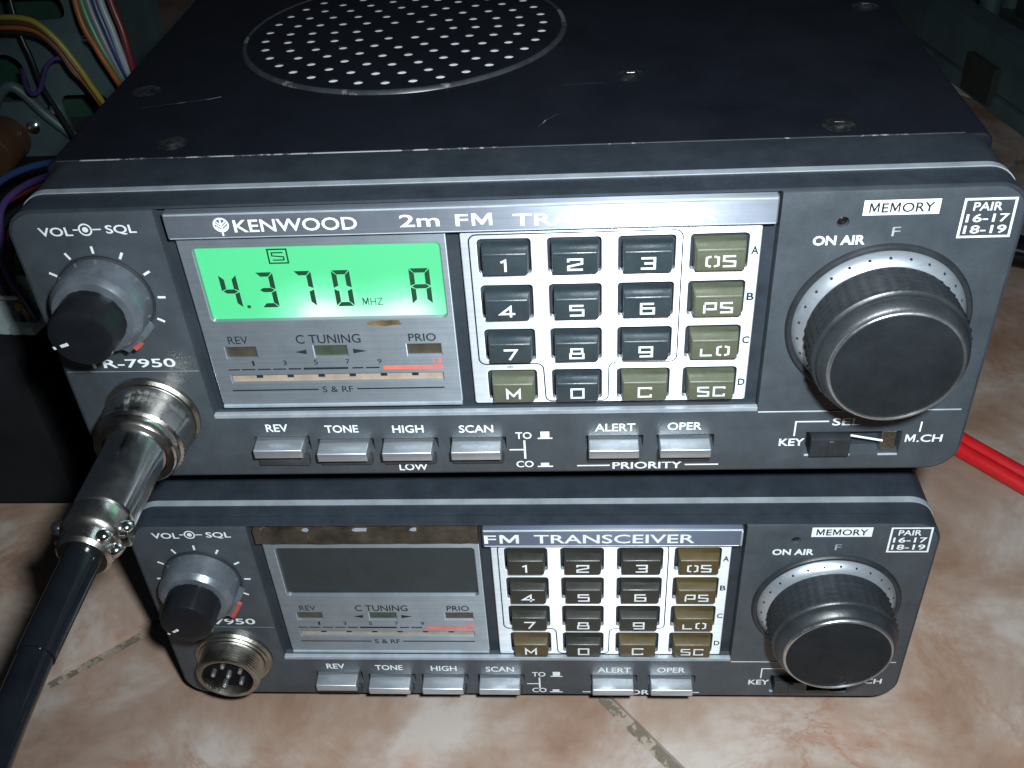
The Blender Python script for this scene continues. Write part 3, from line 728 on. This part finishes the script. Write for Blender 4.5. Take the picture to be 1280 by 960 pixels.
    bm = NB(); lathe(bm, [(8.75, -0.5), (8.5, -5.5), (8.35, -5.8), (7.5, -6.9), (7.2, -7.0), (5.9, -7.0)], vx, vz, 72)
    a = math.radians(tab_deg); ca, sa = math.cos(a), math.sin(a)
    pts = [(5.5, -3.4), (9.7, -2.5), (9.7, 2.5), (5.5, 3.4)]
    lo = [bm.verts.new((vx + u * ca - q * sa, -0.9, vz + u * sa + q * ca)) for u, q in pts]
    hi = [bm.verts.new((vx + (u - 0.5) * ca - q * sa, -5.6, vz + (u - 0.5) * sa + q * ca)) for u, q in pts]
    bm.faces.new(lo); bm.faces.new(list(reversed(hi)))
    for k in range(4): bm.faces.new((lo[k], hi[k], hi[(k + 1) % 4], lo[(k + 1) % 4]))
    bmesh.ops.recalc_face_normals(bm, faces=bm.faces)
    obj('squelch_ring', bm, 'knobgrey', vk, smooth=24)
    bm = NB()
    for (u0, u1, q0, q1) in ((9.0, 9.95, -2.6, 2.6),) if not lit else ((8.9, 9.8, -0.9, 0.9),):
        lo = [bm.verts.new((vx + u * ca - q * sa, y, vz + u * sa + q * ca)) for y in (-4.9, -5.75) for u, q in ((u0, q0), (u1, q0), (u1, q1), (u0, q1))]
        A, B = lo[:4], lo[4:]
        bm.faces.new(A); bm.faces.new(list(reversed(B)))
        for k in range(4): bm.faces.new((A[k], B[k], B[(k + 1) % 4], A[(k + 1) % 4]))
    bmesh.ops.recalc_face_normals(bm, faces=bm.faces)
    obj('pointer_mark', bm, 'tabred', vk)
    bm = NB(); lathe(bm, [(6.1, -6.6), (6.0, -12.6), (5.7, -13.3), (5.0, -13.55), (3.0, -13.6)], vx, vz, 56, radial=lambda i, k: (-0.12 if (k % 4 == 0 and i < 2) else 0))
    kn = obj('volume_cap', bm, 'knobcap', vk, smooth=40)
    bm = NB(); ta = math.radians(knob_tilt); cc, sn = math.cos(ta), math.sin(ta)
    q0, q1 = (2.6, 5.9)
    vs = [(q0, -0.3, -13.78), (q1, -0.3, -13.35), (q1, 0.3, -13.35), (q0, 0.3, -13.78)]
    vs2 = [(q0, -0.3, -13.4), (q1, -0.3, -12.4), (q1, 0.3, -12.4), (q0, 0.3, -13.4)]
    A = [bm.verts.new((vx + u * cc - q * sn, y, vz + u * sn + q * cc)) for u, q, y in vs]; B = [bm.verts.new((vx + u * cc - q * sn, y, vz + u * sn + q * cc)) for u, q, y in vs2]
    bm.faces.new(A); bm.faces.new(list(reversed(B)))
    for k in range(4): bm.faces.new((A[k], B[k], B[(k + 1) % 4], A[(k + 1) % 4]))
    bmesh.ops.recalc_face_normals(bm, faces=bm.faces)
    obj('pointer_line', bm, 'ink', vk)
    # memory knob ----------------------------------------------------
    mx, mz = 155.7, 35.1
    bm = NB(); lathe(bm, [(16.6, 0.3), (16.6, -0.3), (16.2, -0.8), (15.6, -0.8), (15.4, -0.4)], mx, mz, 96)
    mk = obj('memory_knob', bm, 'knob', root, smooth=40)
    bm = NB(); lathe(bm, [(15.45, -0.2), (15.4, -0.7), (13.6, -2.6), (13.2, -2.7)], mx, mz, 96)
    dr = obj('dial_ring', bm, 'dial', mk, smooth=50, uv=True)
    bm = NB()
    for k in range(26):
        a = 2 * math.pi * (k + ring_dots) / 26; r0, y0 = 14.55, -1.62
        ex = Vector((-math.sin(a), 0, math.cos(a))); er = Vector((math.cos(a), 0, math.sin(a))); es_ = (er * 1.8 + Vector((0, 1.9, 0))).normalized()
        nn = (er * 1.9 + Vector((0, -1.8, 0))).normalized()
        c0 = Vector((mx, 0, mz)) + er * r0 + Vector((0, y0, 0)) + nn * 0.05
        bm.faces.new([bm.verts.new(c0 + (ex * math.cos(t) + es_ * math.sin(t)) * 0.27) for t in [2 * math.pi * q / 10 for q in range(10)]])
    obj('dial_mark', bm, 'inkdark', dr, flat=True)
    NSEG = 176
    prof = [(13.3, -2.4), (13.55, -2.9)] + [(13.55, -3.2 - 0.48 * k) for k in range(15)] + [(13.5, -10.3), (13.0, -10.6), (12.9, -11.0), (13.0, -11.4), (12.8, -12.2), (12.2, -13.2), (11.7, -13.7)]
    def kn_(i, k):
        if 2 <= i <= 16: return 0.30 if i % 3 == 0 and k % 4 in (1, 2) else 0.0
        return 0.0
    bm = NB(); lathe(bm, prof, mx, mz, NSEG, radial=kn_)
    obj('knob_body', bm, 'knob', mk, smooth=50)
    bm = NB(); lathe(bm, [(11.75, -13.5), (11.65, -13.95), (11.45, -14.25), (11.15, -14.25), (11.05, -13.9)], mx, mz, 96, cap=False)
    obj('knob_rim', bm, 'silver', mk, smooth=60)
    bm = NB(); lathe(bm, [(11.22, -13.6), (11.18, -13.95), (10.6, -14.1), (1.0, -14.14)], mx, mz, 72)
    obj('knob_face', bm, 'knobface', mk, smooth=30)
    # microphone jack ------------------------------------------------
    jx, jz = 14.5, 15.7
    bm = NB(); lathe(bm, [(9.6, 0.3), (9.6, -0.9), (9.1, -1.5), (8.6, -1.5), (8.3, -1.9)], jx, jz, 72)
    M.setdefault('jackblack', surf('jack_black', (0.006, 0.006, 0.007), 0.8, 0, 0.2, 200, spec=0.04))
    jk = obj('microphone_jack', bm, 'nickel', root, smooth=35)
    pr = [(7.9, -1.4)]
    for k in range(7): pr += [(7.75, -1.9 - k * 0.7), (7.25, -2.25 - k * 0.7)]
    pr += [(7.5, -6.6), (7.0, -6.9), (6.3, -6.9), (6.2, -6.4), (6.1, -2.0)]
    bm = NB(); lathe(bm, pr, jx, jz, 64, cap=False)
    obj('jack_barrel', bm, 'nickel', jk, smooth=40)
    bm = NB(); lathe(bm, [(6.2, -1.8), (6.15, -4.3), (5.2, -4.6), (0.5, -4.7)], jx, jz, 48)
    obj('jack_insert', bm, 'jackblack', jk)
    for k in range(6):
        a = 2 * math.pi * k / 5 + 0.5; rr_ = 3.7 if k < 5 else 0
        bm = NB(); lathe(bm, [(0.62, -4.5), (0.62, -6.1), (0.45, -6.5), (0.05, -6.6)], jx + rr_ * math.cos(a), jz + rr_ * math.sin(a), 12)
        obj('pin', bm, 'silver', jk, smooth=50)

M['rim'] = surf('rim_worn', (0.035, 0.04, 0.045), 0.35, 0.4, 0.3, 200, wear=((0.16, 0.16, 0.16), 0.55, 60))
lower = thing('transceiver', 'lower radio on the tiled floor, dark screen, half of its title strip torn off', 'radio', (0, 0, 0), group='stacked radio transceivers')
build_radio(lower, False, 0.7, 60.6, -0.6, 0.8, 215, -30, 0.2)
ROT = (0, math.radians(-0.210), math.radians(-0.008))
UP = Vector((-0.465, 1.985, 75.77))
upper = thing('transceiver', 'upper radio with glowing green screen and a chrome microphone plug, stacked on the other', 'radio', UP, ROT, 'stacked radio transceivers')
build_radio(upper, True, -1.0, 62.0, 0.6, -0.6, 200, -52, 0.6)

# ------------------------------------------------------------------ microphone plug in the upper radio
RM = Matrix.Rotation(ROT[1], 3, 'Y') @ Matrix.Identity(3)
pl = thing('microphone_plug', 'chrome microphone plug with black cable screwed into the upper radio', 'plug', UP + RM @ Vector((14.5, -1.9, 15.7)), ROT)
def pk(i, k):
    return 0.22 if (i in (3, 5, 7, 9) and k % 2 == 0) else 0.0
bm = NB(); lathe(bm, [(8.0, 0.1), (8.9, -0.1), (9.0, -1.4), (8.7, -2.6), (8.75, -3.4), (8.7, -4.2), (8.75, -5.0), (8.7, -5.8), (8.75, -6.6), (8.7, -7.4), (8.3, -7.9), (8.2, -9.3), (7.7, -9.9), (6.4, -9.9), (6.2, -9.2)], 0, 0, 100, radial=pk)
obj('coupling_ring', bm, 'chromerough', pl, smooth=40)
bm = NB(); lathe(bm, [(6.1, -8.0), (6.1, -10.5), (5.9, -10.8), (5.85, -27.4), (5.6, -27.8), (5.3, -27.9), (5.3, -28.4)], 0, 0, 64)
obj('barrel', bm, 'chrome', pl, smooth=35)
bm = NB(); lathe(bm, [(5.5, -28.2), (5.9, -28.5), (5.9, -32.5), (5.5, -33.2), (4.9, -33.6), (4.9, -36.5), (4.3, -37.2), (3.2, -37.3)], 0, 0, 56)
add_box(bm, -7.0, 7.0, -33.2, -29.4, -1.6, 1.6, 0.5, 2)
clamp = obj('cable_clamp', bm, 'chromerough', pl, smooth=35)
for sx, sy, sz in ((-6.2, -31.2, 1.6), (6.2, -31.2, 1.6), (4.0, -35.0, 3.4), (5.6, -35.6, 0.6)):
    bm = NB(); bmesh.ops.create_uvsphere(bm, u_segments=14, v_segments=8, radius=1.35)
    for v in bm.verts: v.co = Vector((sx, sy, sz)) + Vector((v.co.x, v.co.y, v.co.z * 0.75))
    obj('screw', bm, 'chrome', clamp, smooth=60)
bm = NB(); pts = smooth_path([(0, -36.5, 0), (0, -45, -0.2), (0, -52, -0.4), (0, -57.5, -0.6)], 6)
tube(bm, pts, [3.25 - 0.15 * i / len(pts) for i in range(len(pts))], 24)
obj('strain_relief', bm, 'rubber', pl, smooth=40)
bm = NB(); pts = smooth_path([(0, -57, -0.6), (0.2, -70, -1.6), (0, -84, -4.5), (-3, -100, -14), (-10, -118, -36), (-22, -132, -66), (-40, -140, -88), (-70, -150, -95.2), (-140, -170, -95.4), (-260, -190, -95.4)], 10)
tube(bm, pts, 2.85, 24)
obj('cable', bm, 'rubber', pl, smooth=40)

# ------------------------------------------------------------------ red twin cable and black cable on the right
bm = NB()
for off in (-2.35, 2.35):
    n = Vector((0.77, 0.64, 0)) * off
    P = [(120, 222, -3.6), (165, 170, -3.6), (200, 127, -3.6), (222.0, 99, -3.6), (238, 79.5, -3.6), (262, 50, -3.6), (300, 15, -3.6), (380, -40, -3.6)]
    tube(bm, [Vector(p) + n + Vector((0, 0, 0)) for p in smooth_path(P, 8)], 2.4, 16)
o = obj('red_cable', bm, 'red', smooth=50); o.location = (0, 0, ZF * S)
tag(o, 'red twin power cable lying on the floor right of the radios', 'cable')
bm = NB()
P = [(271, 214, 0.5), (290, 203, 0.5), (330, 176, 0.5), (390, 150, 0.5)]
pp = smooth_path(P, 8); tube(bm, pp, [3.0] + [6.5] * (len(pp) - 1), 20)
o = obj('black_cable', bm, 'rubber', smooth=50); o.location = (0, 0, ZF * S)
tag(o, 'thick black cable end on the floor at the right edge', 'cable')

# ------------------------------------------------------------------ opened chassis at the back right
ch = thing('open_chassis', 'grey opened equipment chassis with black foot standing behind the radios at right', 'chassis', (0, 0, -6))
def sheared(vs, k=0.202, y0=430):
    for v in vs: v.co.x += (y0 - v.co.y) * k
def sbox(bm, *a):
    old = set(bm.verts); add_box(bm, *a)
    sheared([v for v in bm.verts if v not in old])
bm = NB(); sbox(bm, 302, 306, 230, 540, 10, 36, 0.6); sbox(bm, 306, 318, 230, 540, 34.2, 36, 0.3)
obj('side_wall', bm, 'chassis', ch, smooth=30)
bm = NB(); sbox(bm, 301, 460, 230, 540, 0.2, 8.4, 0.6)
obj('bottom_tray', bm, 'chassis', ch, smooth=30)
bm = NB(); sbox(bm, 305, 456, 232, 538, 8, 12)
obj('circuit_board', bm, 'pcb', ch)
bm = NB(); sbox(bm, 298.6, 303, 361, 388, 3, 22.5, 0.6)
obj('foot', bm, 'feet', ch)
bm = NB()
for k in range(4): sbox(bm, 316 + 30 * k, 318 + 30 * k, 250, 530, 12, 24, 0.2)
obj('divider', bm, 'chassisdark', ch)
rnd = random.Random(3)
for k in range(16):
    px, py_, rr_, hh = 326 + 24 * (k % 4) + rnd.uniform(-4, 4), 290 + 62 * (k // 4) + rnd.uniform(-14, 14), rnd.uniform(4, 7.5), rnd.uniform(30, 44)
    bm = NB(); bmesh.ops.create_cone(bm, cap_ends=True, segments=18, radius1=rr_, radius2=rr_ * 0.96, depth=hh - 12)
    for v in bm.verts: v.co += Vector((px, py_, 12 + (hh - 12) / 2))
    sheared(bm.verts)
    obj('capacitor', bm, 'chassis' if k % 3 else 'chassisdark', ch, smooth=40)

# ------------------------------------------------------------------ black box, gutted chassis and wiring at the left
bb = thing('power_supply', 'plain black metal box on the floor left of the radios', 'box', (-115, 72, -6))
bm = NB(); add_box(bm, -70, 56, 0, 190, 4, 62, 1.2, 2); obj('housing', bm, 'blackbox', bb, smooth=35)
for fx in (-58, 44):
    for fy in (14, 176):
        bm = NB(); add_box(bm, fx - 6, fx + 6, fy - 6, fy + 6, 0, 4.2, 0.5); obj('foot', bm, 'feet', bb)

gc = thing('gutted_chassis', 'gutted grey metal chassis full of wires at the upper left', 'chassis', (-100, 205, 56))
bm = NB()
plate(bm, rr(-62, 34, 0, 92, 2, 3), [rr(-22, -2, 22, 40, 6, 4), rr(8, 26, 6, 24, 3, 3), rr(-4, 20, 52, 60, 3, 3), [(12, 68), (20, 68), (20, 88), (12, 88)], rr(-48, -30, 30, 64, 4, 4)], 0, 2)
obj('front_plate', bm, 'chassis', gc)
bm = NB(); add_box(bm, -62, 34, 2.2, 50, 0, 3, 0.3); obj('base_plate', bm, 'chassisdark', gc)
bm = NB(); add_box(bm, 31.8, 34, 2.1, 50, 3.1, 60, 0.3); obj('side_plate', bm, 'chassis', gc)
bm = NB(); add_box(bm, -60, 30, 30, 34, 3.1, 90); obj('circuit_board', bm, 'pcb', gc)
bm = NB()
tube(bm, smooth_path([(-20, -1.0, 10), (-16, -4, 22), (-6, -5, 30), (2, -3, 18), (10, -2, 8)], 8), 2.0, 10)
obj('bent_bracket', bm, 'chassis', gc, smooth=40)
for sx, sz in ((4, 18), (-6, 12), (-26, 58), (26, 44)):
    bm = NB(); lathe(bm, [(2.6, 0.1), (2.6, -1.0), (1.6, -1.9), (0.4, -2.0)], sx, sz, 16); obj('screw', bm, 'chrome', gc, smooth=45)
bm = NB(); lathe(bm, [(9, 0.5), (9, -16), (8.2, -17), (1, -17)], -18, 8, 28); obj('transformer', bm, 'w_brown', gc, smooth=40)

def wire(label, col, P, r=0.9, group='loose wires at the upper left'):
    bm = NB(); tube(bm, smooth_path(P, 10), r, 10)
    o = obj('wire', bm, 'w_' + col, smooth=60); o.location = (0, 0, ZF * S); tag(o, label, 'wire', group)
D_ = [('yellow', 0.0, 'yellow wire leftmost in the bundle dropping behind the upper radio'), ('green', 2.0, 'green wire beside the yellow one in the dropping bundle'), ('white', 4.2, 'pale white wire in the middle of the dropping bundle'), ('blue', 6.4, 'blue wire right of the white one in the dropping bundle'), ('grey', 8.6, 'grey wire between the blue and red ones in the dropping bundle'), ('redw', 12.0, 'dark red wire rightmost in the dropping bundle')]
for c, dx, lb in D_:
    wire(lb, c, [(-70 + dx, 199, 146), (-67.5 + dx, 190, 121), (-65 + dx, 187, 109), (-61 + dx * 0.7, 186, 98), (-57.5 + dx * 0.35, 188, 88), (-56 + dx * 0.2, 192, 74), (-54, 192, 60)], 1.25)
wire('orange wire lying in front of the yellow wire in the bundle', 'orange', [(-68.6, 197, 140), (-65.8, 186, 116), (-62.5, 184.5, 104), (-59.5, 184.5, 95), (-57.3, 187, 84), (-55, 192, 62)], 1.1)
A_ = [('yellow', 0.0, 'yellow green wire on top of the arc across the grey chassis'), ('brown', -1.8, 'brown wire under the yellow one in the arc'), ('orange', -3.4, 'orange wire lowest but one in the arc over the chassis'), ('black', -5.2, 'black wire lowest in the arc over the chassis')]
for k, (c, dz, lb) in enumerate(A_):
    wire(lb, c, [(-108, 196, 111 + dz), (-95, 190, 114 + dz), (-84, 188, 113.2 + dz), (-77 + dz * 0.2, 187, 107 + dz * 0.7), (-72.2 + dz * 0.5, 186.5, 98 + dz * 0.4), (-70 + dz * 0.4, 187, 91), (-68 + dz * 0.3, 190, 80), (-66, 193, 62)], 1.0)
wire('thin black wire hanging straight down over the grey plate', 'black', [(-92, 198, 140), (-90.5, 190, 112), (-88.5, 188, 100), (-88, 188, 90), (-86, 190, 78), (-84, 194, 60)], 0.9)
wire('thin violet wire looping over the bent bracket', 'violet', [(-100, 200, 92), (-94, 189, 88), (-89, 187, 89), (-83, 187, 98), (-77, 187, 100), (-72, 189, 92), (-70, 195, 78)], 0.8)

pc = thing('wire_plug', 'white nylon plug with coloured wires beside the upper radio', 'plug', (-62, 86, 56), (0, math.radians(-6), math.radians(-12)))
bm = NB(); add_box(bm, -7.5, -2.0, -4, 4, 0.3, 27, 0.8, 2); add_box(bm, -2.2, 6.5, -4, 4, 0.3, 3.0, 0.6, 2); add_box(bm, -2.2, 6.5, -4, -3.2, 12.5, 13.6, 0.2, 1); add_box(bm, -2.2, 6.5, 3.0, 4, 2.8, 16, 0.3, 1)
obj('plug_shell', bm, 'cream', pc, smooth=35)
for c, x, zt_ in (('redw', 0.3, 24), ('blue', 1.0, 30), ('yellow', 3.4, 12), ('redw', 5.0, 20), ('violet', 5.4, 27), ('black', 2.4, 21)):
    bm = NB(); tube(bm, smooth_path([(x, 0, 3), (x + 0.4, -1, 10), (x - 0.3, -1.5, zt_ * 0.7), (x - 1.2, 2, zt_), (x - 4, 14, zt_ + 8), (x - 4, 40, zt_ + 4), (x - 8, 90, 10)], 8), 1.05, 10)
    obj('wire', bm, 'w_' + c, pc, smooth=60)
